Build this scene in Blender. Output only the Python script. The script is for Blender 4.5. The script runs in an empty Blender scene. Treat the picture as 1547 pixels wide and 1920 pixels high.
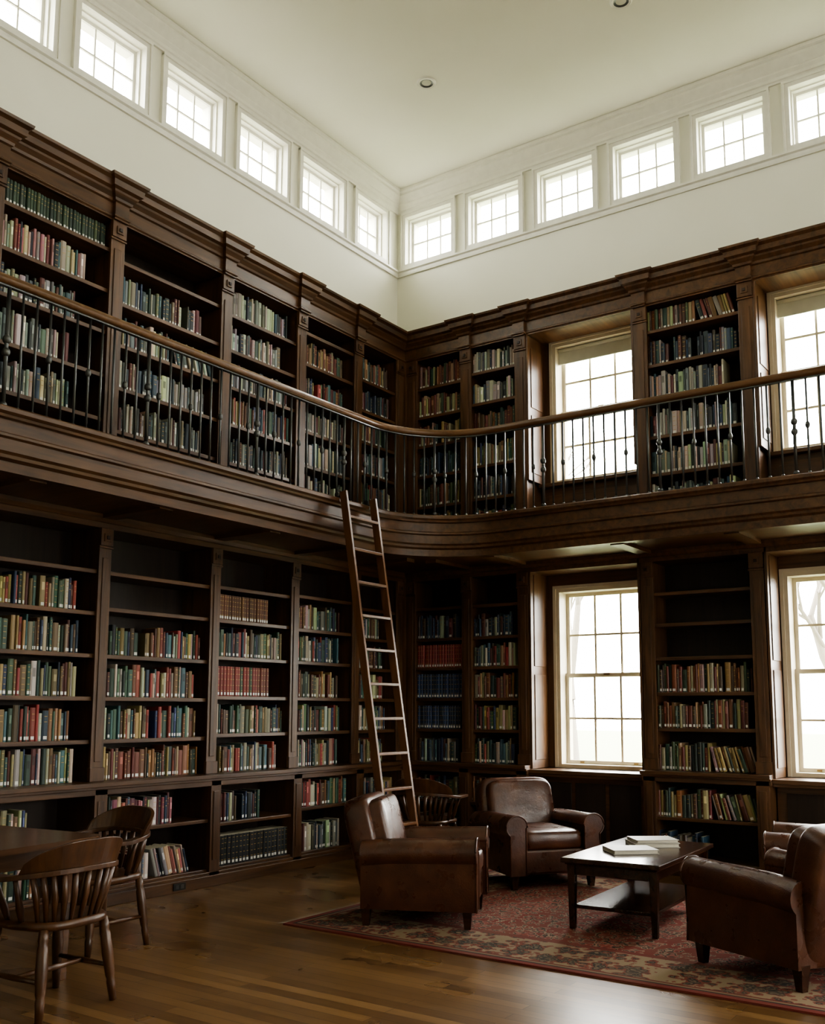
import bpy, math, random
import numpy as np
from mathutils import Vector, Matrix, Euler
random.seed(7)
scn=bpy.context.scene
PI=math.pi
# ------------------------------------------------------------------ materials
def nt_mat(name):
    m=bpy.data.materials.new(name); m.use_nodes=True
    nt=m.node_tree; b=nt.nodes['Principled BSDF']; return m,nt,b
def ramp(nt,fac,stops,interp='LINEAR'):
    r=nt.nodes.new('ShaderNodeValToRGB'); r.color_ramp.interpolation=interp
    e=r.color_ramp.elements
    while len(e)<len(stops): e.new(0.5)
    for i,(p,c) in enumerate(stops): e[i].position=p; e[i].color=(*c,1)
    nt.links.new(fac,r.inputs[0]); return r.outputs[0]
def coords(nt,scale=(1,1,1)):
    tc=nt.nodes.new('ShaderNodeTexCoord'); mp=nt.nodes.new('ShaderNodeMapping')
    mp.inputs['Scale'].default_value=scale; nt.links.new(tc.outputs['Object'],mp.inputs[0]); return mp.outputs[0]
def noise(nt,vec,scale,detail=4,rough=.5,dist=0):
    n=nt.nodes.new('ShaderNodeTexNoise'); n.inputs['Scale'].default_value=scale
    n.inputs['Detail'].default_value=detail; n.inputs['Roughness'].default_value=rough
    n.inputs['Distortion'].default_value=dist; nt.links.new(vec,n.inputs['Vector']); return n.outputs['Fac']
def bump(nt,b,h,strength=.2,dist=.01):
    bp=nt.nodes.new('ShaderNodeBump'); bp.inputs['Strength'].default_value=strength
    bp.inputs['Distance'].default_value=dist; nt.links.new(h,bp.inputs['Height']); nt.links.new(bp.outputs[0],b.inputs['Normal'])
def mixc(nt,fac,a,b,mode='MIX'):
    m=nt.nodes.new('ShaderNodeMix'); m.data_type='RGBA'; m.blend_type=mode
    for sock,v in ((m.inputs[0],fac),(m.inputs[6],a),(m.inputs[7],b)):
        if hasattr(v,'links'): nt.links.new(v,sock)
        elif isinstance(v,(tuple,list)): sock.default_value=(*v,1)
        else: sock.default_value=v
    return m.outputs[2]
def wood(name,axis,c0,c1,rough=.42):
    m,nt,b=nt_mat(name)
    s=[9,9,9]; s[axis]=.7
    v=coords(nt,tuple(s)); n=noise(nt,v,2.2,6,.6,.6)
    v2=coords(nt,(.6,.6,.6)); n2=noise(nt,v2,1.5,2)
    c=ramp(nt,n,[(.3,c0),(.7,c1)])
    c=mixc(nt,ramp(nt,n2,[(.3,(0,0,0)),(.7,(.5,.5,.5))]),c,tuple(x*.55 for x in c0))
    nt.links.new(c,b.inputs['Base Color']); b.inputs['Roughness'].default_value=rough
    bump(nt,b,n,.15,.004); return m
D0=(.044,.0195,.0085); D1=(.155,.073,.030)
WX=wood('wood_grain_x',0,D0,D1,.36); WY=wood('wood_grain_y',1,D0,D1,.36); WZ=wood('wood_grain_z',2,D0,D1,.38)
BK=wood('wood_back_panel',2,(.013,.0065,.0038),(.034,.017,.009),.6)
RAILW=wood('handrail_wood',0,(.095,.042,.016),(.19,.092,.037),.28)
LADW=wood('ladder_wood',2,(.11,.045,.017),(.20,.088,.035),.36)
CHW=wood('chair_wood',2,(.042,.017,.007),(.12,.052,.021),.32)
TABW=wood('table_wood',1,(.055,.024,.010),(.14,.063,.026),.24)
CTW=wood('coffee_table_wood',1,(.022,.009,.006),(.06,.024,.013),.18)
def simple(name,col,rough=.5,metal=0):
    m,nt,b=nt_mat(name)
    n=noise(nt,coords(nt),14,3)
    c=mixc(nt,ramp(nt,n,[(.3,(0,0,0)),(.7,(.35,.35,.35))]),col,tuple(x*.8 for x in col))
    nt.links.new(c,b.inputs['Base Color']); b.inputs['Roughness'].default_value=rough; b.inputs['Metallic'].default_value=metal
    return m
PLA,nt,b=nt_mat('plaster'); n=noise(nt,coords(nt),1.2,4)
nt.links.new(ramp(nt,n,[(.3,(.775,.770,.655)),(.7,(.815,.81,.70))]),b.inputs['Base Color']); b.inputs['Roughness'].default_value=.85
bump(nt,b,noise(nt,coords(nt),60,3),.05,.003)
TRIM=simple('painted_trim',(.80,.79,.70),.5)
CREAM=simple('cream_window_paint',(.58,.52,.40),.5)
BLIND=simple('blind_fabric',(.60,.60,.50),.8)
IRON=simple('wrought_iron',(.10,.105,.105),.33,.7)
BRASS=simple('aged_brass',(.25,.17,.07),.35,.9)
BLACK=simple('black_plastic',(.01,.01,.01),.4)
PAGE=simple('paper_pages',(.62,.58,.48),.8)
BKC=simple('book_cover_pale',(.45,.43,.38),.5)
FRINGE=simple('rug_fringe',(.42,.35,.26),.9)
BARK=simple('tree_bark',(.16,.14,.115),.9)
GRASS=simple('lawn_grass',(.13,.15,.08),.95)
# glass
GLASS=bpy.data.materials.new('window_glass'); GLASS.use_nodes=True; nt=GLASS.node_tree; nt.nodes.clear()
o=nt.nodes.new('ShaderNodeOutputMaterial'); t=nt.nodes.new('ShaderNodeBsdfTransparent'); g=nt.nodes.new('ShaderNodeBsdfGlossy'); g.inputs['Roughness'].default_value=.02
mx=nt.nodes.new('ShaderNodeMixShader'); mx.inputs[0].default_value=.06
nt.links.new(t.outputs[0],mx.inputs[1]); nt.links.new(g.outputs[0],mx.inputs[2]); nt.links.new(mx.outputs[0],o.inputs[0])
# leather
LEA,nt,b=nt_mat('brown_leather'); v=coords(nt); n=noise(nt,v,5,5,.6)
nt.links.new(ramp(nt,n,[(.25,(.032,.0108,.0056)),(.55,(.072,.0255,.0125)),(.8,(.13,.052,.025))]),b.inputs['Base Color'])
nt.links.new(ramp(nt,noise(nt,v,8,3),[(.3,(.24,)*3),(.7,(.38,)*3)]),b.inputs['Roughness'])
vo=nt.nodes.new('ShaderNodeTexVoronoi'); vo.inputs['Scale'].default_value=140; nt.links.new(v,vo.inputs['Vector'])
ad=nt.nodes.new('ShaderNodeMath'); ad.operation='MULTIPLY_ADD'; nt.links.new(vo.outputs['Distance'],ad.inputs[0]); ad.inputs[1].default_value=.10; nt.links.new(noise(nt,v,9,4,.6),ad.inputs[2])
bump(nt,b,ad.outputs[0],.35,.012)
# books
BOOK,nt,b=nt_mat('book_cloth'); at=nt.nodes.new('ShaderNodeAttribute'); at.attribute_name='Col'
nt.links.new(at.outputs['Color'],b.inputs['Base Color']); b.inputs['Roughness'].default_value=.5
# floor planks
FLO,nt,b=nt_mat('oak_floor'); v=coords(nt)
br=nt.nodes.new('ShaderNodeTexBrick'); br.offset=.37; br.inputs['Scale'].default_value=1
br.inputs['Brick Width'].default_value=1.35; br.inputs['Row Height'].default_value=.083
br.inputs['Mortar Size'].default_value=.0018; br.inputs['Mortar Smooth'].default_value=.1
br.inputs['Color1'].default_value=(.120,.062,.025,1); br.inputs['Color2'].default_value=(.235,.130,.055,1); br.inputs['Mortar'].default_value=(.025,.012,.005,1)
nt.links.new(v,br.inputs['Vector'])
gn=noise(nt,coords(nt,(1.2,26,1)),2.5,5,.6,0)
c=mixc(nt,.6,br.outputs['Color'],ramp(nt,gn,[(.3,(.65,.65,.65)),(.7,(1.1,1.1,1.1))]),'MULTIPLY')
nt.links.new(c,b.inputs['Base Color'])
nt.links.new(ramp(nt,noise(nt,coords(nt),1.6,3),[(.3,(.25,)*3),(.7,(.36,)*3)]),b.inputs['Roughness'])
bump(nt,b,br.outputs['Fac'],-.25,.004)
# rug
RX0,RX1,RY0,RY1=1.90,6.15,-3.86,-.95
RHX,RHY=(RX1-RX0)/2,(RY1-RY0)/2
RUG,nt,b=nt_mat('persian_rug'); v=coords(nt)
sp=nt.nodes.new('ShaderNodeSeparateXYZ'); nt.links.new(v,sp.inputs[0])
def mth(op,a,b_=None,c_=None):
    m=nt.nodes.new('ShaderNodeMath'); m.operation=op
    for i,x in enumerate((a,b_,c_)):
        if x is None: continue
        if hasattr(x,'links'): nt.links.new(x,m.inputs[i])
        else: m.inputs[i].default_value=x
    return m.outputs[0]
dx=mth('SUBTRACT',RHX,mth('ABSOLUTE',sp.outputs[0])); dy=mth('SUBTRACT',RHY,mth('ABSOLUTE',sp.outputs[1])); d=mth('MINIMUM',dx,dy)
vo=nt.nodes.new('ShaderNodeTexVoronoi'); vo.inputs['Scale'].default_value=5.5; nt.links.new(v,vo.inputs['Vector']); vo.inputs['Randomness'].default_value=.55
vo2=nt.nodes.new('ShaderNodeTexVoronoi'); vo2.inputs['Scale'].default_value=18; vo2.inputs['Randomness'].default_value=.8; nt.links.new(v,vo2.inputs['Vector'])
pat=mth('ADD',mth('MULTIPLY',vo.outputs['Distance'],.65),mth('MULTIPLY',vo2.outputs['Distance'],.45))
pat=mth('ADD',pat,mth('MULTIPLY',noise(nt,v,14,3,.5,1.8),.45))
field=ramp(nt,pat,[(.0,(.26,.19,.13)),(.36,(.05,.042,.04)),(.46,(.20,.050,.040)),(.58,(.28,.11,.085)),(.66,(.06,.043,.036)),(.74,(.28,.19,.135)),(.80,(.175,.042,.035))],'CONSTANT')
bord=ramp(nt,pat,[(.0,(.26,.20,.135)),(.38,(.042,.042,.042)),(.54,(.15,.11,.078)),(.62,(.045,.042,.04)),(.70,(.19,.060,.046)),(.80,(.26,.20,.135))],'CONSTANT')
isf=mth('GREATER_THAN',d,.60); isb=mth('GREATER_THAN',d,.10)
edge=ramp(nt,d,[(0,(.16,.036,.030)),(.04,(.04,.028,.028)),(.06,(.21,.15,.10)),(.08,(.14,.034,.028))],'CONSTANT')
inner=mth('MULTIPLY',mth('GREATER_THAN',d,.54),mth('LESS_THAN',d,.60))
c=mixc(nt,isb,edge,bord); c=mixc(nt,isf,c,field); c=mixc(nt,inner,c,(.16,.042,.035))
wn=noise(nt,v,3,4); c=mixc(nt,ramp(nt,wn,[(.4,(0,0,0)),(.75,(.35,.35,.35))]),c,(.17,.11,.08))
nt.links.new(c,b.inputs['Base Color']); b.inputs['Roughness'].default_value=.95
b.inputs['Specular IOR Level'].default_value=.15
bump(nt,b,noise(nt,v,220,2),.4,.004)

# ------------------------------------------------------------------ mesh builder
LW=Matrix(((0,1,0,0),(-1,0,0,0),(0,0,1,0),(0,0,0,1)))   # (u,v,z) -> left wall
BW=Matrix(((1,0,0,0),(0,-1,0,0),(0,0,1,0),(0,0,0,1)))   # (u,v,z) -> back wall
class MB:
    def __init__(s,T=None):
        s.V=[];s.F=[];s.M=[];s.S=[];s.C=[]; s.mats=[]; s.set(T)
    def set(s,T=None):
        s.T=T if T is not None else Matrix.Identity(4); s.flip=s.T.determinant()<0; s.R=[list(r) for r in s.T]; return s
    def mi(s,m):
        if m not in s.mats: s.mats.append(m)
        return s.mats.index(m)
    def add(s,vs,fs,m,smooth=False,col=(1,1,1)):
        b=len(s.V); R=s.R
        for p in vs:
            x,y,z=p; s.V.append((R[0][0]*x+R[0][1]*y+R[0][2]*z+R[0][3],R[1][0]*x+R[1][1]*y+R[1][2]*z+R[1][3],R[2][0]*x+R[2][1]*y+R[2][2]*z+R[2][3]))
        k=s.mi(m)
        for i,f in enumerate(fs):
            f=[b+j for j in f]
            if s.flip: f.reverse()
            s.F.append(f); s.M.append(k); s.S.append(smooth); s.C.append(col[i] if isinstance(col,list) else col)
    def box(s,x0,x1,y0,y1,z0,z1,m,smooth=False):
        s.add([(x0,y0,z0),(x1,y0,z0),(x1,y1,z0),(x0,y1,z0),(x0,y0,z1),(x1,y0,z1),(x1,y1,z1),(x0,y1,z1)],
              [(0,3,2,1),(4,5,6,7),(0,1,5,4),(1,2,6,5),(2,3,7,6),(3,0,4,7)],m,smooth)
    def taper(s,cx,cy,z0,z1,a0,b0,a1,b1,m,ox=0,oy=0):
        s.add([(cx-a0,cy-b0,z0),(cx+a0,cy-b0,z0),(cx+a0,cy+b0,z0),(cx-a0,cy+b0,z0),(cx+ox-a1,cy+oy-b1,z1),(cx+ox+a1,cy+oy-b1,z1),(cx+ox+a1,cy+oy+b1,z1),(cx+ox-a1,cy+oy+b1,z1)],
              [(0,3,2,1),(4,5,6,7),(0,1,5,4),(1,2,6,5),(2,3,7,6),(3,0,4,7)],m)
    def prism(s,poly,z0,z1,m,smooth=False):
        n=len(poly)
        s.add([(x,y,z0) for x,y in poly]+[(x,y,z1) for x,y in poly],[tuple(range(n))[::-1],tuple(range(n,2*n))],m)
        s.add([(x,y,z0) for x,y in poly]+[(x,y,z1) for x,y in poly],[(i,(i+1)%n,n+(i+1)%n,n+i) for i in range(n)],m,smooth)
    def sweep(s,prof,path,m,smooth=False):
        n=len(prof); vs=[]
        P=[Vector(p) for p in path]
        for i,p in enumerate(P):
            ds=[]
            if i>0: ds.append((P[i]-P[i-1]).normalized())
            if i<len(P)-1: ds.append((P[i+1]-P[i]).normalized())
            ns=[Vector((d.y,-d.x)) for d in ds]
            nn=ns[0] if len(ns)==1 else (ns[0]+ns[1])/max(.3,1+ns[0].dot(ns[1]))
            for o,z in prof: vs.append((p.x+nn.x*o,p.y+nn.y*o,z))
        fs=[]
        for i in range(len(P)-1):
            for j in range(n):
                a=i*n+j; b_=i*n+(j+1)%n; fs.append((a,b_,b_+n,a+n))
        s.add(vs,fs,m,smooth)
        s.add(vs[:n]+vs[-n:],[tuple(range(n)),tuple(range(n,2*n))[::-1]],m)
    def tube(s,pts,r,m,seg=8,caps=True,sx=1,smooth=True):
        P=[Vector(p) for p in pts]; rs=r if isinstance(r,list) else [r]*len(P); vs=[]
        up=Vector((0,0,1))
        for i,p in enumerate(P):
            d=(P[min(i+1,len(P)-1)]-P[max(i-1,0)]).normalized()
            a=d.cross(up)
            if a.length<.05: a=d.cross(Vector((1,0,0)))
            a.normalize(); b_=a.cross(d).normalized()
            for k in range(seg):
                t=2*PI*k/seg; vs.append(tuple(p+a*math.cos(t)*rs[i]*sx+b_*math.sin(t)*rs[i]))
        fs=[]
        for i in range(len(P)-1):
            for k in range(seg):
                a=i*seg+k; b_=i*seg+(k+1)%seg; fs.append((a,b_,b_+seg,a+seg))
        if caps: fs+= [tuple(range(seg))[::-1],tuple(range((len(P)-1)*seg,len(P)*seg))]
        s.add(vs,fs,m,smooth)
    def superq(s,c,h,e1,e2,m,rot=None,nu=32,nv=16):
        vs=[];fs=[]
        def sp(x,e): return math.copysign(abs(x)**e,x)
        Rm=rot.to_matrix() if rot else Matrix.Identity(3); c=Vector(c)
        for j in range(nv+1):
            ph=-PI/2+PI*j/nv
            for i in range(nu):
                t=2*PI*i/nu
                p=Vector((h[0]*sp(math.cos(ph),e1)*sp(math.cos(t),e2),h[1]*sp(math.cos(ph),e1)*sp(math.sin(t),e2),h[2]*sp(math.sin(ph),e1)))
                vs.append(tuple(c+Rm@p))
        for j in range(nv):
            for i in range(nu):
                a=j*nu+i;b_=j*nu+(i+1)%nu; fs.append((a,b_,b_+nu,a+nu))
        s.add(vs,fs,m,True)
    def obj(s,name,parent=None,bevel=0,loc=None,rotz=0):
        me=bpy.data.meshes.new(name); me.from_pydata(s.V,[],s.F)
        for m in s.mats: me.materials.append(m)
        me.polygons.foreach_set('material_index',s.M); me.polygons.foreach_set('use_smooth',s.S)
        if BOOK in s.mats:
            a=me.color_attributes.new(name='Col',type='FLOAT_COLOR',domain='CORNER')
            lt=np.array([len(f) for f in s.F]); c=np.array([(*k,1) for k in s.C],dtype=np.float32)
            a.data.foreach_set('color',np.repeat(c,lt,axis=0).ravel())
        me.validate(); me.update()
        ob=bpy.data.objects.new(name,me); scn.collection.objects.link(ob)
        if loc: ob.location=loc
        ob.rotation_euler=(0,0,rotz)
        if parent: ob.parent=parent
        if bevel:
            md=ob.modifiers.new('bevel','BEVEL'); md.width=bevel; md.segments=2; md.limit_method='ANGLE'; md.angle_limit=math.radians(40)
        return ob
def empty(name,loc,rotz=0):
    e=bpy.data.objects.new(name,None); scn.collection.objects.link(e); e.location=loc; e.rotation_euler=(0,0,rotz); e.empty_display_size=.2; return e

# ------------------------------------------------------------------ room shell
XR,YF,ZC=9.0,-11.5,7.36
TH=.26
def holes_wall(name,T,u0,u1,z0,z1,holes,mat):
    mb=MB(T)
    us=sorted(set([u0,u1]+[h[0] for h in holes]+[h[1] for h in holes])); zs=sorted(set([z0,z1]+[h[2] for h in holes]+[h[3] for h in holes]))
    for i in range(len(us)-1):
        j=0
        while j<len(zs)-1:
            def inh(j): 
                cu=(us[i]+us[i+1])/2; cz=(zs[j]+zs[j+1])/2
                return any(h[0]<cu<h[1] and h[2]<cz<h[3] for h in holes)
            if inh(j): j+=1; continue
            k=j
            while k+1<len(zs)-1 and not inh(k+1): k+=1
            mb.box(us[i],us[i+1],-TH,0,zs[j],zs[k+1],mat); j=k+1
    return mb.obj(name)
CLz=(6.475,7.045)
left_cl=[(.20,.82)]+[(.98+.9*i,.98+.9*i+.75) for i in range(11)]
back_cl=[(.08+.857*i,.08+.857*i+.715) for i in range(10)]
def ins(c): return (c[0]+.045,c[1]-.045,CLz[0],CLz[1])
LOW=(.84,2.58); UPW=(3.64,5.10)
bigw=[(2.00,2.95),(4.18,5.13),(6.5,7.45)]
lh=[ins(c) for c in left_cl if c[1]<11.3]; bh=[ins(c) for c in back_cl if c[1]<8.9]
bb=[(a,b_,*LOW) for a,b_ in bigw]+[(a,b_,*UPW) for a,b_ in bigw]
holes_wall('wall_left',LW,-TH,-YF+TH,0,ZC,lh,PLA)
holes_wall('wall_back',BW,0,XR,0,ZC,bh+bb,PLA)
RW=Matrix(((0,-1,0,XR),(-1,0,0,0),(0,0,1,0),(0,0,0,1)))
FW=Matrix(((1,0,0,0),(0,1,0,YF),(0,0,1,0),(0,0,0,1)))
rcl=[(.6+1.1*i,.6+1.1*i+.75,*CLz) for i in range(7)]
rbig=[(1.6,2.7,.84,2.6),(4.6,5.5,.84,2.6)]
holes_wall('wall_right',RW,-TH,-YF+TH,0,ZC,rcl+rbig,PLA)
holes_wall('wall_front',FW,0,XR,0,ZC,[],PLA)
mb=MB(); mb.box(-TH,XR+TH,YF-TH,TH,-.1,0,FLO); mb.obj('floor')
mb=MB(); mb.box(-TH,XR+TH,YF-TH,TH,ZC,ZC+.15,PLA); mb.obj('ceiling')
ring=[(0,YF),(0,0),(XR,0)]
mb=MB()
mb.sweep([(0,7.115),(.02,7.115),(.025,7.13),(.035,7.14),(.035,7.17),(.05,7.20),(.05,7.215),(.075,7.25),(.10,7.285),(.10,7.31),(.12,7.325),(.12,ZC-.001),(0,ZC-.001)],ring,TRIM); mb.obj('trim_1')
mb=MB(); mb.sweep([(0,6.345),(.02,6.345),(.025,6.365),(.025,6.39),(.045,6.40),(.045,6.42),(0,6.42)],ring,TRIM); mb.obj('trim_2')
wn_=[0]
def portal(T,u0,u1,z0,z1,v=-TH-.01):
    L=bpy.data.lights.new('window_portal','AREA'); L.shape='RECTANGLE'; L.size=u1-u0; L.size_y=z1-z0; L.cycles.is_portal=True
    ob=bpy.data.objects.new('window_portal',L); scn.collection.objects.link(ob)
    p=T@Vector(((u0+u1)/2,v,(z0+z1)/2)); n=(T.to_3x3()@Vector((0,1,0))).normalized()
    ob.location=p; ob.rotation_euler=n.to_track_quat('-Z','Z').to_euler()
def sash(mb,u0,u1,z0,z1,v,cols,rows,m,fr=.04,mu=.018,d=.03):
    mb.box(u0,u0+fr,v,v+d,z0,z1,m); mb.box(u1-fr,u1,v,v+d,z0,z1,m); mb.box(u0+fr,u1-fr,v,v+d,z0,z0+fr,m); mb.box(u0+fr,u1-fr,v,v+d,z1-fr,z1,m)
    a,b_,c_,d_=u0+fr,u1-fr,z0+fr,z1-fr
    for i in range(1,cols):
        x=a+(b_-a)*i/cols; mb.box(x-mu/2,x+mu/2,v+.005,v+d-.005,c_,d_,m)
    for i in range(1,rows):
        z=c_+(d_-c_)*i/rows; mb.box(a,b_,v+.006,v+d-.006,z-mu/2,z+mu/2,m)
    mb.box(a,b_,v+d/2-.002,v+d/2+.002,c_,d_,GLASS)
def clwin(T,u0,u1,z0,z1):
    wn_[0]+=1; mb=MB(T)
    c=.05
    for (a,b_,c_,d_) in ((u0-c,u0,z0-c,z1+c),(u1,u1+c,z0-c,z1+c),(u0,u1,z1,z1+c),(u0,u1,z0-c,z0)):
        mb.box(a,b_,0.0005,.022,c_,d_,TRIM)
    mb.box(u0-c-.01,u0-c+.01,0.0005,.034,z0-c,z1+c,TRIM); mb.box(u1+c-.01,u1+c+.01,0.0005,.034,z0-c,z1+c,TRIM); mb.box(u0-c-.01,u1+c+.01,0.0005,.036,z1+c-.012,z1+c+.012,TRIM)
    f=.014
    for (a,b_,c_,d_) in ((u0,u0+f,z0,z1),(u1-f,u1,z0,z1),(u0+f,u1-f,z1-f,z1),(u0+f,u1-f,z0,z0+f)):
        mb.box(a,b_,-.20,-.05,c_,d_,TRIM)
    sash(mb,u0+f,u1-f,z0+f,z1-f,-.13,3,2,TRIM,.026,.016)
    mb.obj('window_%d'%wn_[0]); portal(T,u0,u1,z0,z1)
for h in lh: clwin(LW,*h)
for h in bh: clwin(BW,*h)
for h in rcl: clwin(RW,*h)
def bigwin(T,u0,u1,z0,z1,blind,m=CREAM):
    wn_[0]+=1; mb=MB(T); f=.035
    for (a,b_,c_,d_) in ((u0,u0+f,z0,z1),(u1-f,u1,z0,z1),(u0+f,u1-f,z1-f,z1),(u0+f,u1-f,z0,z0+f)):
        mb.box(a,b_,-.20,.055,c_,d_,m)
    mb.box(u0-.03,u0,.0,.07,z0,z1+.03,m); mb.box(u1,u1+.03,0,.07,z0,z1+.03,m); mb.box(u0,u1,0,.07,z1,z1+.03,m)
    zm=(z0+z1)/2+.02
    sash(mb,u0+f,u1-f,zm-.02,z1-f,-.13,3,2,m,.035,.020)
    sash(mb,u0+f,u1-f,z0+f,zm+.02,-.09,3,2,m,.035,.020)
    mb.box((u0+u1)/2-.03,(u0+u1)/2+.03,-.065,-.045,zm+.0,zm+.02,BRASS)
    for x in (u0+.2,u1-.2): mb.box(x-.02,x+.02,-.062,-.05,z0+f+.01,z0+f+.025,BRASS)
    if blind: 
        mb.box(u0+f,u1-f,-.03,-.022,z1-f-blind,z1-f,BLIND); mb.box(u0+f,u1-f,-.035,-.017,z1-f-blind-.015,z1-f-blind,BLIND)
        mb.tube([(u0+f,-.02,z1-f-.02),(u1-f,-.02,z1-f-.02)],.02,BLIND,10)
    mb.obj('window_%d'%wn_[0]); portal(T,u0,u1,z0,z1)
for a,b_ in bigw:
    bigwin(BW,a,b_,*LOW,.0); bigwin(BW,a,b_,*UPW,.15)
for h in rbig: bigwin(RW,*h,0)

# ------------------------------------------------------------------ books
def srgb(h):
    return tuple(((int(h[i:i+2],16)/255)**2.2) for i in (0,2,4))
def desat(c,k=.12):
    g=sum(c)/3; return tuple((x*(1-k)+g*k)*1.12 for x in c)
PAL=dict(
 mix='2e4a3c 24382f 39544a 6b5a3a 8a7a58 7a2e28 4c2420 2c3c58 23304a 8f8a78 a39c86 4c3524 64452c 1f2a2c 3c5a66 95804e 747060 8a3a34 455a44 b4ae9a 2a4a40 6b5a3a',
 grey='8f9088 767a74 a3a294 5f6a68 3f5054 2f3c40 8a8068 b5b2a2 5a3030 304858 4a4c44 22303a 9c988a 9a9a90 c0bca8 2a3432 6c6a5c',
 green='2f4034 3a4a3c 2a3a30 34443a 46503c',
 color='7c3a42 a05a5e 3a4f6c 24344a 8a8a80 a87478 5a2830 4c6a70 2c3a34 a89a80 22262c 80403f a8a294 c0bca8',
 redset='7a2a24 6c2420 802e28', blueset='1f3048 24385a 1c2a40', brownset='5c3a24 6a4428 50301c', gilt='7a2e26 38442c 7a2e26 6a3020',
 dark='22262a 1c2022 2a2a2a',
 warm='6a4428 7c5430 6a3a2c 3c4a34 8a744a 5a2c20 908460 2e4038 4a3a2a 643028 7c7464 24302c',
 navy='26344a 2c4458 1e2a38 3a4c5c 54302c 8a8a84 2e4644 44342a 1c2428')
PAL={k:[desat(srgb(x)) for x in v.split()] for k,v in PAL.items()}
GOLD=(.42,.28,.09); WHITE=(.66,.66,.62); PG=(.55,.50,.38)
def book(mb,u,z,t,h,dep,vf,lean,col,label,bands,dirn):
    cl,sl=math.cos(lean),math.sin(lean)
    def P(a,v,zz):
        return (u+dirn*(a*cl+zz*sl),v,z+zz*cl-a*sl if lean<0 else z+zz*cl+(t-a)*sl)
    r=min(.006,t*.25)
    sec=[(0,vf-dep),(0,vf-r),(t*.25,vf),(t*.75,vf),(t,vf-r),(t,vf-dep)]
    vs=[P(a,v,0) for a,v in sec]+[P(a,v,h) for a,v in sec]
    fs=[(0,1,2,3,4,5)[::-1],(6,7,8,9,10,11)]+[(i,(i+1)%6,6+(i+1)%6,6+i) for i in range(6)]
    cs=[col,PG]+[col]*5+[PG]
    if dirn<0: fs=[f[::-1] for f in fs]
    mb.add(vs,fs,BOOK,False,cs)
    def strip(z0,z1,c,w0=.25,w1=.75,off=.0008):
        q=[P(t*w0,vf+off,z0),P(t*w1,vf+off,z0),P(t*w1,vf+off,z1),P(t*w0,vf+off,z1)]
        mb.add(q,[(0,1,2,3)],BOOK,False,c)
    if label: strip(.012,.034,WHITE,.2,.8)
    if bands==1:
        strip(h*.80,h*.80+.004,GOLD); strip(h*.62,h*.62+.004,GOLD)
    elif bands==2:
        for q in (.18,.36,.56,.74,.9): strip(h*q,h*q+.004,GOLD)
    elif bands==3:
        c2=tuple(min(1,x*2.2+.05) for x in col) if random.random()<.5 else tuple(x*.4 for x in col); strip(h*.55,h*.80,c2)
def row(mb,u0,u1,dirn,z,clear,style,fill,vface,start=0,lean=False):
    W=u1-u0; x=start*W+.004; end=W*fill if fill<1 else W-.004
    isset=style in('green','redset','blueset','brownset','dark','gilt')
    bt=random.uniform(.026,.034); bhh=min(clear-.035,random.uniform(.23,.26))
    base_h=random.uniform(.195,.22)
    while True:
        if isset:
            t=bt*(1.25 if style=='dark' else 1); h=bhh; c=tuple(k*random.uniform(.9,1.1) for k in random.choice(PAL[style])); lab=True; bands=2 if style!='green' else 1; dep=.19
        else:
            t=random.choice([.014,.018,.022,.026,.03,.036,.044,.02,.025])*random.uniform(.9,1.1)
            h=min(clear-.025,random.uniform(base_h-.025,base_h+.04)); c=tuple(k*random.uniform(.75,1.15) for k in random.choice(PAL[style])); lab=random.random()<.65
            bands=random.choice([0,0,0,1,1,2,3,3]); dep=random.uniform(.14,.19)
        if x+t>end: break
        u=u0+x if dirn>0 else u1-x
        le=0
        if lean and x>end*.55: le=-(.22+.1*random.random()); h=min(h,.22)
        if le:
            if x+abs(h*math.sin(le))+t>W: break
            book(mb,u+dirn*abs(math.sin(le))*h,z,t,h,dep,vface-random.uniform(0,.015),le,c,lab,bands,dirn); x+=t/math.cos(le)+.002
        else:
            book(mb,u,z,t,h,dep,vface-random.uniform(0,.015)-(0 if isset else random.uniform(0,.012)),0,c,lab,bands,dirn); x+=t+random.uniform(.0004,.002)
        if not isset and not lean and random.random()<.012 : x+=random.uniform(.02,.06)
# ------------------------------------------------------------------ bookcases
def bookcase(T,gx,posts,bays,z0,z1,vf,vb=.02,pw=.13):
    mb=MB(T)
    for (a,b_,sh) in bays:
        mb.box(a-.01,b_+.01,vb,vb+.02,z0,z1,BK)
        for z in sh:
            mb.box(a,b_,vb+.02,vf-.035,z-.026,z,gx)
            mb.box(a,b_,vf-.035,vf-.028,z-.030,z+.001,gx)
    for p in posts:
        mb.box(p-pw/2+.02,p+pw/2-.02,vb,vf-.02,z0,z1,WZ)
        mb.box(p-pw/2,p+pw/2,vf-.02,vf,z0,z1,WZ)
        mb.box(p-pw/2+.03,p+pw/2-.03,vf,vf+.008,z0+.14,z1-.22,WZ)
        mb.box(p-pw/2-.008,p+pw/2+.008,vf-.02,vf+.012,z1-.15,z1-.135,WZ)
        mb.box(p-pw/2,p+pw/2,vf,vf+.016,z1-.13,z1,WZ)
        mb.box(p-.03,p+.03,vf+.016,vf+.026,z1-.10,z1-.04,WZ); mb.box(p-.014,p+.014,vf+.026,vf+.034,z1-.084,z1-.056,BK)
        mb.box(p-pw/2-.008,p+pw/2+.008,vf-.02,vf+.012,z0,z0+.10,WZ)
    return mb
def mkbays(posts,pw,shelves): return [(posts[i]+pw/2-.02,posts[i+1]-pw/2+.02,shelves[i]) for i in range(len(posts)-1) if shelves[i] is not None]
UP0,UP1=3.10,5.12
PLU=[.49,1.213,2.082,3.062,4.226,5.25,6.30,7.35,8.40]
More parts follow.
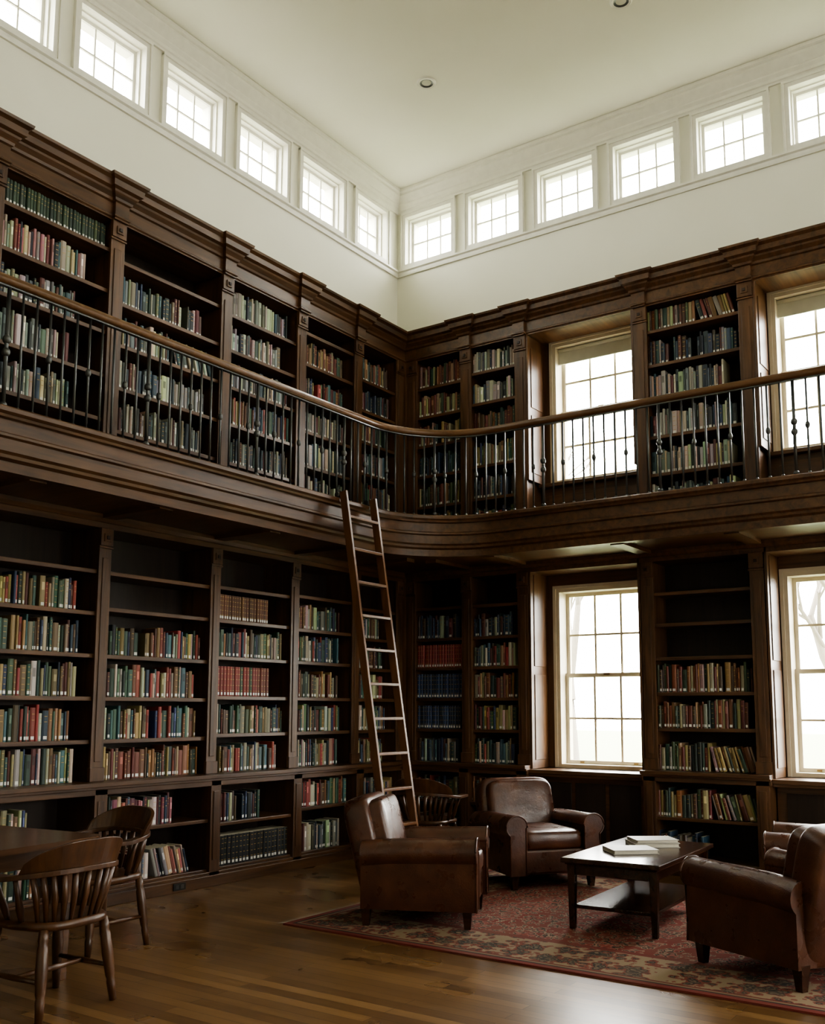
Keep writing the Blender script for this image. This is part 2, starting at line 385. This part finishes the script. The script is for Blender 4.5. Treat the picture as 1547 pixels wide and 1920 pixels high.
sA=[4.90,4.57,4.24,3.90,3.56,3.20]; sB=[4.85,4.51,4.18,3.84,3.50,3.20]; sC=[4.82,4.50,4.17,3.84,3.50,3.20]; sD=[4.98,4.67,4.34,4.01,3.68,3.35]; sE=[4.76,4.44,4.11,3.78,3.45,3.16]
ul_sh=[sE,sD,sC,sB,sA,sB,sC,sA]
ul_b=mkbays(PLU,.13,ul_sh)
bookcase(LW,WY,PLU,ul_b,UP0,UP1,.40).obj('built_in_bookcase',bevel=.003)
PBU=[.49,1.171,1.813,3.079,4.05,5.30,6.37]
sF=[4.82,4.50,4.18,3.85,3.52,3.2]; sG=[4.86,4.53,4.20,3.87,3.53,3.2]; sH=[4.89,4.56,4.24,3.88,3.53,3.2]
ub_b=mkbays(PBU,.13,[sF,sG,None,sH,None,sF])
bookcase(BW,WX,PBU,ub_b,UP0,UP1,.40).obj('built_in_bookcase',bevel=.003)
PLL=[.48,1.213,2.11,3.10,4.22,5.25,6.30,7.35,8.40]
lA=[2.41,2.10,1.79,1.48,1.17]; lB=[2.41,2.14,1.79,1.48,1.17]; lC=[2.42,2.14,1.83,1.50,1.19]; lD=[2.44,2.13,1.83,1.50,1.19]; lE=[2.40,2.10,1.80,1.50,1.19]
ll_b=mkbays(PLL,.11,[lE,lD,lC,lB,lA,lB,lC,lA])
LO0,LO1=.873,2.72
bookcase(LW,WY,PLL,ll_b,LO0,LO1,.40,pw=.11).obj('built_in_bookcase',bevel=.003)
PBL=[.485,1.171,1.813,3.079,4.05,5.30,6.37]
lF=[2.44,2.12,1.82,1.51,1.20]; lH=[2.44,2.16,1.86,1.55,1.24]
lb_b=mkbays(PBL,.12,[lF,lF,None,lH,None,lF])
bookcase(BW,WX,PBL,lb_b,LO0,LO1,.40,pw=.12).obj('built_in_bookcase',bevel=.003)
bl_b=mkbays(PLL,.11,[[.50,.14]]*8); bl_b=[(a,b_,[.52 if i%2 else .48,.13]) for i,(a,b_,s) in enumerate(bl_b)]
def base(T,gx,posts,bays,segs,vf=.47):
    mb=MB(T)
    for (a,b_,sh) in bays:
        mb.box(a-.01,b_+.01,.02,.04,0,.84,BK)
        for z in sh: mb.box(a,b_,.04,vf-.03,z-.028,z,gx)
    for p in posts:
        mb.box(p-.055,p+.055,.02,vf,0,.83,WZ); mb.box(p-.03,p+.03,vf,vf+.008,.2,.74,WZ)
    for a,b_ in segs:
        mb.box(a,b_,.02,vf,0,.11,gx); mb.box(a,b_,.02,vf+.018,0,.085,gx); mb.box(a,b_,vf-.03,vf,.78,.835,gx)
        mb.box(a-.0,b_+.0,.02,vf+.045,.84,.872,gx); mb.box(a,b_,.02,vf+.02,.82,.842,gx)
    return mb
mb=base(LW,WY,PLL,bl_b,[(.47,8.46)]); mb.obj('base_cabinet',bevel=.004)
mb=MB(LW); mb.box(3.42,3.54,.489,.497,.02,.072,BLACK); mb.box(3.44,3.47,.497,.499,.03,.06,IRON); mb.box(3.49,3.52,.497,.499,.03,.06,IRON); mb.obj('electrical_outlet')
bb_b=mkbays(PBL,.12,[[.5,.13],[.5,.13],None,[.48,.13],None,[.5,.13]])
mb=base(BW,WX,PBL,bb_b,[(.47,1.88),(3.01,4.12),(5.23,6.43)]); mb.obj('base_cabinet',bevel=.004)
mb=MB(); mb.box(0.001,.425,-.425,-.001,0,UP1,WZ); mb.obj('bookcase_corner_post')
def surround(u0,u1,w0,w1):
    mb=MB(BW)
    for (zb,zt,lz,hz,vv) in ((0,2.82,LOW[0],LOW[1],.0),(3.10,5.12,UPW[0],UPW[1],.0)):
        mb.box(u0-.02,w0-.03,.001,.06,lz,zt,WZ); mb.box(w1+.03,u1+.02,.001,.06,lz,zt,WZ)
        if zt-hz>.04: mb.box(w0-.03,w1+.03,.001,.06,hz+.03,zt,WX)
        for s_,e in ((u0,1),(u1,-1)):
            mb.box(*sorted((s_,s_+e*.022)),.03,.40,lz,zt,WZ)
            for q0,q1 in ((lz+.08,lz+(zt-lz)*.45),(lz+(zt-lz)*.45+.08,zt-.12)):
                mb.box(*sorted((s_+e*.022,s_+e*.03)),.10,.34,q0,q1,WZ)
    mb.box(u0,u1,.02,.30,.0,.80,WX); mb.box(u0,u1,.30,.32,.0,.12,WX)
    for k in range(3):
        a=u0+.06+(u1-u0-.12)*k/3; mb.box(a+.02,a+(u1-u0-.12)/3-.02,.30,.312,.18,.72,BK)
    mb.box(u0-.0,u1+.0,.0,.44,.80,.835,WX); mb.box(u0,u1,.3,.42,.775,.80,WX)
    mb.box(u0,u1,.02,.08,3.10,3.60,WX); mb.box(u0+.08,u1-.08,.08,.09,3.22,3.52,WX); mb.box(u0,u1,.0,.16,3.60,3.635,WX)
    mb.obj('window_surround',bevel=.003)
surround(1.878,3.012,2.0,2.95); surround(4.117,5.233,4.18,5.13)
def bpath(v,bump,hw,PLs,PBs):
    pts=[(v,YF+.01)]
    for p in sorted(PLs,reverse=True):
        if p<.6: continue
        pts+=[(v,-(p+hw)),(v+bump,-(p+hw)),(v+bump,-(p-hw)),(v,-(p-hw))]
    pts.append((v,-v))
    for p in sorted(PBs):
        if p<.6: continue
        pts+=[(p-hw,-v),(p-hw,-(v+bump)),(p+hw,-(v+bump)),(p+hw,-v)]
    pts.append((XR-.01,-v)); return pts
mb=MB()
pth=bpath(.40,.035,.065,PLU,PBU)
mb.sweep([(-.03,5.12),(.0,5.12),(.0,5.13),(.012,5.14),(.012,5.15),(.0,5.16),(0,5.255),(.015,5.265),(.02,5.285),(.045,5.315),(.05,5.33),(.075,5.345),(.08,5.39),(.105,5.41),(.11,5.43),(-.03,5.43)],pth,WY)
mb.sweep([(.001,5.12),(.38,5.12),(.38,5.428),(.001,5.428)],[(0,YF+.01),(0,0),(XR-.01,0)],WY)
mb.obj('bookcase_cornice')
mb=MB()
mb.sweep([(.001,2.72),(.40,2.72),(.40,2.76),(.415,2.765),(.43,2.79),(.43,2.82),(.001,2.82)],[(0,YF+.01),(0,0),(XR-.01,0)],WY); mb.obj('bookcase_cornice')
# ------------------------------------------------------------------ balcony
def bal_path(v,r0=.8,n=24,ext=.01):
    c=(1.15+r0,-(1.15+r0)); r=r0+(1.15-v)
    pts=[(v,YF+ext)]
    for i in range(n+1):
        a=PI-PI/2*i/n; pts.append((c[0]+r*math.cos(a),c[1]+r*math.sin(a)))
    pts.append((XR-ext,-v)); return pts
bp_=bal_path(1.15)
mb=MB()
mb.sweep([(-.12,3.17),(.05,3.17),(.062,3.16),(.062,3.135),(.045,3.12),(.04,3.105),(.015,3.10),(.015,3.02),(.028,3.01),(.028,2.995),(.008,2.985),(.008,2.91),(-.01,2.895),(-.015,2.875),(-.04,2.86),(-.045,2.80),(-.12,2.80)],bp_,WY)
inner=bal_path(1.06)
poly=[(0.002,-.002)]+[(0.002,YF+.01)]+inner+[(XR-.01,-.002)]
poly=poly[::-1]
mb.prism(poly,3.02,3.095,WX); mb.prism(poly,2.822,2.86,WX)
for p in PLL[1:]: mb.box(.43,1.05,-(p+.06),-(p-.06),2.79,2.825,WX)
for p in PBL[1:]: mb.box(p-.06,p+.06,-1.05,-.43,2.79,2.825,WX)
mb.obj('gallery_balcony')
# railing
mb=MB()
rp=bal_path(1.12)
mb.sweep([(-.035,3.945),(-.038,3.965),(-.028,3.99),(-.01,4.0),(.01,4.0),(.028,3.99),(.038,3.965),(.035,3.945),(.02,3.935),(-.02,3.935)],rp,RAILW,True)
mb.sweep([(-.015,3.925),(.015,3.925),(.015,3.935),(-.015,3.935)],rp,IRON)
P=[Vector(p) for p in rp]; acc=0; step=.098; nxt=.05; k=0
for i in range(len(P)-1):
    seg=(P[i+1]-P[i]); Ls=seg.length; dd=seg/Ls
    while nxt<=acc+Ls:
        q=P[i]+dd*(nxt-acc)
        if k%11==5:
            mb.tube([(q.x,q.y,3.171),(q.x,q.y,3.93)],.013,IRON,8)
            for zz in (3.52,3.60): mb.superq((q.x,q.y,zz),(.026,.026,.03),1,1,IRON,nu=8,nv=6)
            mb.superq((q.x,q.y,3.195),(.024,.024,.02),1,1,IRON,nu=8,nv=6)
        else:
            mb.tube([(q.x,q.y,3.171),(q.x,q.y,3.93)],.0085,IRON,6)
            if k%3==0: mb.superq((q.x,q.y,3.56),(.019,.019,.03),1,1,IRON,nu=8,nv=6)
            mb.superq((q.x,q.y,3.187),(.015,.015,.015),1,1,IRON,nu=8,nv=4)
        nxt+=step; k+=1
    acc+=Ls
mb.obj('gallery_railing')
# ------------------------------------------------------------------ fill books
def fill(name,T,dirn,bays,specs,zt,vface):
    mb=MB(T)
    for (a,b_,sh),sp_ in zip(bays,specs):
        for i,z in enumerate(sh):
            if i>=len(sp_) or sp_[i] is None: continue
            st,fl,*rest=sp_[i]
            top=(sh[i-1]-.03) if i>0 else zt
            row(mb,a,b_,dirn,z,top-z,st,fl,vface,*(rest or []))
    mb.obj(name)
G=lambda f=.95,*r:('grey',f,*r); M=lambda f=.9,*r:('mix',f,*r); N=lambda f=.9,*r:('navy',f,*r); Wm=lambda f=.9,*r:('warm',f,*r)
ul_specs=[
 [Wm(.85),N(.9),Wm(.9),N(.9),M(.95),N(.95)],
 [None,Wm(.85),M(.85),G(.9),G(.9),G(.95)],
 [G(.9),G(.85),G(.95),M(.95),('navy',.95),G(.95)],
 [None,G(.88),G(.92,0,True),G(.9),G(.9),G(.95)],
 [('green',.985),('color',.82),G(.75),G(.72),G(.7),G(.8)],
 [None,G(.88),G(.9),G(.9),M(.9),G(.9)],[G()]*6,[M()]*6]
fill('shelved_books',LW,-1,ul_b,ul_specs,UP1,.345)
ub_specs=[[Wm(.95),Wm(.97),Wm(.9),N(.95),('warm',.9),M(.95)],[G(.92),G(.9),Wm(.92),M(.95),N(.9),M(.9)],
 [Wm(.9,0,True),N(.97),G(.85),G(.92,0,False),G(.85),G(.9)],[M()]*6]
fill('shelved_books',BW,1,ub_b,ub_specs,UP1,.345)
ll_specs=[[None,M(.7),M(.8),M(.8),M(.8)],
 [None,M(.85),M(.85),Wm(.85),M(.85)],
 [None,('brownset',.75),M(.95),('gilt',.75),M(.95)],
 [None,None,M(.98),M(.92),M(.93)],
 [None,M(.85),M(.9),M(.88),M(.85)],
 [None,M(),M(),M(),M()],[None]+[M()]*4,[None]+[M()]*4]
fill('shelved_books',LW,-1,ll_b,ll_specs,LO1,.345)
mb=MB(LW)
for i,(a,b_,s_) in enumerate(ll_b): row(mb,a,b_,-1,.8735,.27,'mix' if i!=3 else 'warm',[.8,.8,.9,.95,.9,.9,.9,.9][i],.345)
bspec=[[M(.9),M(.8)],[M(.9),G(.8)],[N(.6),('dark',.98)],[('color',.68),('color',.8,.25,True)],[M(.5),M(.6)],[M(),M()],[M(),M()],[M(),M()]]
for (a,b_,sh),sp_ in zip(bl_b,bspec):
    for i,z in enumerate(sh):
        st,fl,*rest=sp_[i]; row(mb,a,b_,-1,z,.27,st,fl,.41,*rest)
mb.obj('shelved_books')
lb_specs=[[None,('navy',.9),('redset',.95),('blueset',.95),('blueset',.9)],[None,N(.8),M(.9),Wm(.9),M(.85)],
 [None,None,None,Wm(.97),Wm(.9,0,False)],[None]+[M()]*4]
fill('shelved_books',BW,1,lb_b,lb_specs,LO1,.345)
mb=MB(BW)
for i,(a,b_,s_) in enumerate(lb_b): row(mb,a,b_,1,.8735,.27,['navy','mix','warm','mix'][i],[.85,.85,.93,.9][i],.345,0,i==2)
for i,((a,b_,sh),sp_) in enumerate(zip(bb_b,[[M(.9),M(.9)],[Wm(.9),M(.7)],[('warm',.95,0,True),('navy',.5)],[M(),M()]])):
    for j,z in enumerate(sh):
        st,fl,*rest=sp_[j]; row(mb,a,b_,1,z,.27,st,fl,.41,*rest)
mb.obj('shelved_books')
# ------------------------------------------------------------------ ladder
mb=MB()
top=Vector((1.245,0,3.22)); bot=Vector((1.77,0,0.0))
for u in (2.07,2.48):
    d=(top-bot); n=Vector((d.z,0,-d.x)).normalized()*.035
    vs=[]
    for p in (bot,top):
        for (sx,sy) in ((-1,-.013),(1,-.013),(1,.013),(-1,.013)):
            q=p+n*sx; vs.append((q.x,-u+sy,max(q.z,0.002) if p is bot else q.z))
    mb.add(vs,[(0,3,2,1),(4,5,6,7),(0,1,5,4),(1,2,6,5),(2,3,7,6),(3,0,4,7)],LADW)
for k in range(11):
    t=(.20+k*.28)/3.22; p=bot.lerp(top,t)
    mb.box(p.x-.04,p.x+.035,-2.47,-2.08,p.z-.011,p.z+.011,LADW)
for u in (2.07,2.48):
    mb.tube([(1.25,-u,3.12),(1.235,-u,3.20),(1.215,-u,3.22),(1.19,-u,3.20)],.011,IRON,8)
    mb.tube([(1.19,-u-.025,3.195),(1.19,-u+.025,3.195)],.024,IRON,14)
mb.obj('library_ladder',bevel=.003)
# ------------------------------------------------------------------ armchair
def armchair(x,y,deg):
    e=empty('leather_armchair',(x,y,0.012),math.radians(deg+90))
    mb=MB()
    mb.box(-.30,.30,-.385,.34,.11,.30,LEA)
    mb.obj('seat_base',e,bevel=.02)
    mb=MB(); mb.superq((0,-.085,.365),(.258,.315,.085),.38,.2,LEA); 
    mb.obj('seat_cushion',e)
    for s in (-1,1):
        mb=MB()
        pr=[(.255,.11),(.255,.47)]
        for i in range(15):
            a=PI*(1.0-i/14*1.22); pr.append((.335+.09*math.cos(a),.480+.085*math.sin(a)))
        pr+=[(.388,.41),(.388,.11)]
        n=len(pr); ys=[-.41,-.1,.15,.34]; dz=[0,-.006,-.012,-.03]
        vs=[(s*px,yy,pz+(dz[k] if pz>.4 else 0)) for k,yy in enumerate(ys) for px,pz in pr]
        fs=[(k*n+i,k*n+(i+1)%n,(k+1)*n+(i+1)%n,(k+1)*n+i) for k in range(3) for i in range(n)]
        if s<0: fs=[f[::-1] for f in fs]
        mb.add(vs,fs,LEA,True); caps=[tuple(range(n))[::-1],tuple(range(3*n,4*n))]
        if s<0: caps=[c[::-1] for c in caps]
        mb.add(vs,caps,LEA)
        mb.tube([(s*px,-.412,pz) for px,pz in pr],.007,LEA,6)
        mb.obj('arm_left' if s<0 else 'arm_right',e,bevel=.012)
    rot=Euler((math.radians(-14),0,0))
    mb=MB(); mb.superq((0,.325,.450),(.335,.10,.355),.28,.32,LEA,rot,40,24)
    mb.superq((0,.250,.550),(.295,.085,.24),.30,.3,LEA,rot,40,20); mb.obj('backrest',e)
    mb=MB()
    for sx in(-1,1):
        for sy in (-1,1): mb.taper(sx*.335,sy*.33-.02,0,.13,.02,.02,.032,.032,CTW)
    mb.obj('legs',e)
armchair(2.515,-3.155,25); armchair(2.46,-1.46,-36); armchair(4.93,-3.10,154); armchair(4.78,-1.42,190)
# ------------------------------------------------------------------ coffee table
e=empty('coffee_table',(3.745,-2.33,.012),math.radians(3))
mb=MB(); mb.box(-.325,.325,-.61,.61,.412,.445,CTW); mb.box(-.305,.305,-.59,.59,.40,.413,CTW); mb.obj('top',e,bevel=.008)
mb=MB(); mb.box(-.275,.275,-.55,.55,.335,.402,CTW)
for sx in(-1,1):
    for sy in(-1,1): mb.taper(sx*.27,sy*.545,0,.40,.018,.018,.026,.026,CTW)
mb.box(-.265,.265,-.54,.54,.125,.148,CTW); mb.obj('frame_and_shelf',e,bevel=.004)
def tbook(name,x,y,z,w,d,h,deg):
    mb=MB(); mb.box(-w/2,w/2,-d/2,d/2,0,.004,BKC); mb.box(-w/2,w/2,-d/2,d/2,h-.004,h,BKC); mb.box(-w/2,-w/2+.006,-d/2,d/2,.004,h-.004,BKC); mb.box(-w/2+.006,w/2-.008,-d/2+.008,d/2-.008,.004,h-.004,PAGE)
    mb.obj(name,loc=(x,y,z),rotz=math.radians(deg),bevel=.0015)
tbook('hardcover_book',3.73,-2.47,.4575,.24,.31,.028,-48)
tbook('hardcover_book',3.73,-2.08,.4575,.24,.32,.03,-52); tbook('hardcover_book',3.735,-2.085,.488,.23,.30,.022,-50)
# ------------------------------------------------------------------ rug
cx_,cy_=(RX0+RX1)/2,(RY0+RY1)/2
mb=MB(); mb.box(-RHX,RHX,-RHY,RHY,0,.011,RUG)
for s in(-1,1):
    y=-RHY+.01
    while y<RHY-.01:
        L_=random.uniform(.05,.075); dy_=random.uniform(-.012,.012)
        x0=s*RHX; x1=s*(RHX+L_)
        mb.add([(x0,y,.006),(x0,y+.007,.006),(x1,y+.006+dy_,.002),(x1,y+dy_,.002)],[(0,1,2,3) if s<0 else (3,2,1,0)],FRINGE); y+=.012
mb.obj('persian_rug',loc=(cx_,cy_,0.0005))
# ------------------------------------------------------------------ wooden armchair
def capchair(x,y,deg,z=0.0):
    e=empty('wooden_armchair',(x,y,z),math.radians(deg+90))
    mb=MB()
    pts=[]
    for i in range(40):
        t=2*PI*i/40; c_,s_=math.cos(t),math.sin(t)
        px=.235*math.copysign(abs(c_)**.62,c_); py=.22*math.copysign(abs(s_)**.62,s_); 
        if py>0: px*=.93
        pts.append((px,py))
    n=len(pts); rings=[(.90,.380),(1.0,.392),(1.0,.412),(.95,.423)]
    vs=[(px*k,py*k,zz) for k,zz in rings for px,py in pts]+[(px*.6,py*.6,.412) for px,py in pts]
    fs=[(r*n+i,r*n+(i+1)%n,(r+1)*n+(i+1)%n,(r+1)*n+i) for r in range(4) for i in range(n)]
    fs+=[tuple(range(n))[::-1],tuple(range(4*n,5*n))]
    mb.add(vs,fs,CHW,True); mb.obj('seat',e)
    mb=MB()
    def leg(a,b_):
        a=Vector(a);b_=Vector(b_); ps=[a.lerp(b_,t) for t in (0,.12,.16,.2,.45,.7,.74,.78,1)]
        mb.tube(ps,[.021,.024,.020,.025,.028,.023,.019,.022,.017],CHW,10)
    L4={}
    for sx in(-1,1):
        for sy in(-1,1):
            a=(sx*.175,sy*.16,.392); b_=(sx*.215,sy*.205,.002); leg(a,b_); L4[(sx,sy)]=Vector(a).lerp(Vector(b_),.58)
    for sx in(-1,1):
        p,q=L4[(sx,-1)],L4[(sx,1)]; mb.tube([p,p.lerp(q,.5),q],[.010,.015,.010],CHW,8)
    p=L4[(-1,-1)].lerp(L4[(-1,1)],.5); q=L4[(1,-1)].lerp(L4[(1,1)],.5); mb.tube([p,p.lerp(q,.5),q],[.010,.015,.010],CHW,8)
    mb.obj('legs',e)
    mb=MB(); path=[]
    for i in range(33):
        t=i/32; a=PI*(-.12)+PI*1.24*t
        ca,sa=math.cos(a),math.sin(a)
        px=.275*math.copysign(abs(ca)**.8,ca); py=.235*sa if sa>0 else .62*sa
        zz=.62+.035*max(0,sa)
        path.append(Vector((px,py+.01,zz)))
    vs=[];n=len(path)
    for i,p in enumerate(path):
        d=(path[min(i+1,n-1)]-path[max(i-1,0)]); d.z=0; d.normalize(); nn=Vector((d.y,-d.x,0))
        w=.026 if 3<i<29 else .036
        for o,zz in ((-w,-.012),(w,-.012),(w,.012),(-w,.012)): q=p+nn*o; vs.append((q.x,q.y,q.z+zz))
    fs=[(i*4+j,i*4+(j+1)%4,(i+1)*4+(j+1)%4,(i+1)*4+j) for i in range(n-1) for j in range(4)]+[(3,2,1,0),((n-1)*4,(n-1)*4+1,(n-1)*4+2,(n-1)*4+3)]
    mb.add(vs,fs,CHW)
    vs=[]; idx=list(range(6,27)); m_=len(idx)
    for k_,i in enumerate(idx):
        p=path[i]; d=(path[i+1]-path[i-1]); d.z=0; d.normalize(); nn=Vector((d.y,-d.x,0))
        hgt=.125*min(1,math.sin(PI*(k_)/(m_-1))**.55+.02) 
        for o,zz in ((-.012,.010),(.016,.010),(.022+.03*hgt/.125,.012+hgt),(.0+.03*hgt/.125,.012+hgt)): q=p+nn*o; vs.append((q.x,q.y,q.z+zz))
    fs=[(i*4+j,i*4+(j+1)%4,(i+1)*4+(j+1)%4,(i+1)*4+j) for i in range(m_-1) for j in range(4)]
    mb.add(vs,fs,CHW)
    mb.obj('back_rail',e,bevel=.005)
    mb=MB()
    for k in range(11):
        i=8+16*k/10; i0=int(i); f_=i-i0; p=path[i0].lerp(path[min(i0+1,32)],f_); q=Vector((p.x*.74,min(p.y*.82,.195),.415)); mb.tube([q,q.lerp(p,.5)+Vector((0,.008,0)),p],[.010,.016,.014],CHW,8)
    for i in (2,5,27,30):
        p=path[i]; q=Vector((math.copysign(.205,p.x),p.y*.7,.415)); mb.tube([q,q.lerp(p,.3),q.lerp(p,.6),p],[.012,.019,.013,.012],CHW,8)
    mb.obj('spindles',e)
capchair(2.175,-5.81,184); capchair(1.38,-4.93,-92); capchair(1.32,-1.30,100)
e=empty('reading_table',(1.54,-6.43,0),math.radians(6))
def rrect(hx,hy,r,n=6):
    o=[]
    for cx1,cy1,a0 in ((hx-r,hy-r,0),(-hx+r,hy-r,90),(-hx+r,-hy+r,180),(hx-r,-hy+r,270)):
        for i in range(n+1):
            a=math.radians(a0+90*i/n); o.append((cx1+r*math.cos(a),cy1+r*math.sin(a)))
    return o
mb=MB(); mb.prism(rrect(.53,1.05,.10),.695,.725,TABW); mb.obj('top',e,bevel=.006)
mb=MB(); mb.box(-.44,.44,-.93,.93,.60,.696,TABW)
for sx in(-1,1):
    for sy in(-1,1): mb.taper(sx*.40,sy*.88,0,.66,.026,.026,.036,.036,TABW)
mb.obj('frame',e,bevel=.004)
for (x,y) in ((1.465,-1.565),(3.44,-1.54),(5.5,-1.55),(1.465,-5.0),(3.44,-5.0),(5.5,-5.0)):
    mb=MB()
    def ringz(r0,r1,z0,z1,m):
        n=28; vs=[(r0*math.cos(2*PI*i/n),r0*math.sin(2*PI*i/n),z0) for i in range(n)]+[(r1*math.cos(2*PI*i/n),r1*math.sin(2*PI*i/n),z1) for i in range(n)]
        mb.add(vs,[(i,(i+1)%n,n+(i+1)%n,n+i) for i in range(n)],m,True)
    ringz(.085,.095,-.012,-.001,TRIM); ringz(.065,.085,-.008,-.012,TRIM); ringz(.045,.065,-.002,-.008,IRON)
    n=20; mb.add([(.045*math.cos(2*PI*i/n),.045*math.sin(2*PI*i/n),-.002) for i in range(n)],[tuple(range(n))[::-1]],BLIND)
    mb.obj('recessed_ceiling_light',loc=(x,y,ZC))
# ------------------------------------------------------------------ outdoors: lawn and bare trees beyond the back windows
mb=MB(); mb.box(-30,30,.6,60,-.25,-.15,GRASS); mb.obj('lawn')
rt=random.Random(3)
def tree(x,y,h):
    mb=MB()
    def br_(p,d,L,r,lv):
        q=p+d*L*.5+Vector((rt.uniform(-.05,.05)*L,rt.uniform(-.05,.05)*L,0)); e_=p+d*L
        mb.tube([p,q,e_],[r,r*.8,r*.6],BARK,6 if lv>2 else 4,caps=False)
        if lv==0: return
        for k in range(3 if lv>1 else 4):
            nd=(d+Vector((rt.uniform(-.75,.75),rt.uniform(-.75,.75),rt.uniform(-.05,.45)))).normalized()
            br_(p+d*L*rt.uniform(.6,1.0),nd,L*rt.uniform(.6,.8),r*.55,lv-1)
    br_(Vector((0,0,0)),Vector((0,0,1)),h*.33,h*.022,5)
    mb.obj('bare_tree',loc=(x,y,-.15))
tree(-3.2,11,8.5); tree(2.6,10,7.5); tree(-.6,16,10); tree(4.4,17,9.5)
# ------------------------------------------------------------------ world, camera
w=bpy.data.worlds.new('overcast_sky'); scn.world=w; w.use_nodes=True; nt=w.node_tree; bg=nt.nodes['Background']
tc=nt.nodes.new('ShaderNodeTexCoord'); sx_=nt.nodes.new('ShaderNodeSeparateXYZ'); nt.links.new(tc.outputs['Generated'],sx_.inputs[0])
m_=nt.nodes.new('ShaderNodeMath'); m_.operation='MULTIPLY_ADD'; m_.inputs[1].default_value=.5; m_.inputs[2].default_value=.5; nt.links.new(sx_.outputs[2],m_.inputs[0])
c=ramp(nt,m_.outputs[0],[(0.0,(.14,.13,.11)),(.44,(.22,.21,.18)),(.5,(.80,.79,.74)),(.56,(.93,.925,.87)),(1.0,(1,.99,.94))]) 
nt.links.new(c,bg.inputs['Color']); bg.inputs['Strength'].default_value=38
scn.view_settings.view_transform='AgX'; scn.view_settings.look='AgX - Medium High Contrast'
cd=bpy.data.cameras.new('camera'); cam=bpy.data.objects.new('camera',cd); scn.collection.objects.link(cam)
cam.location=(6.404,-8.850,1.4); cam.rotation_euler=(1.698,-.003,.609)
cd.sensor_fit='HORIZONTAL'; cd.sensor_width=36; cd.lens=36*1853/1547; cd.shift_y=132/1547; cd.clip_start=.05
scn.camera=cam
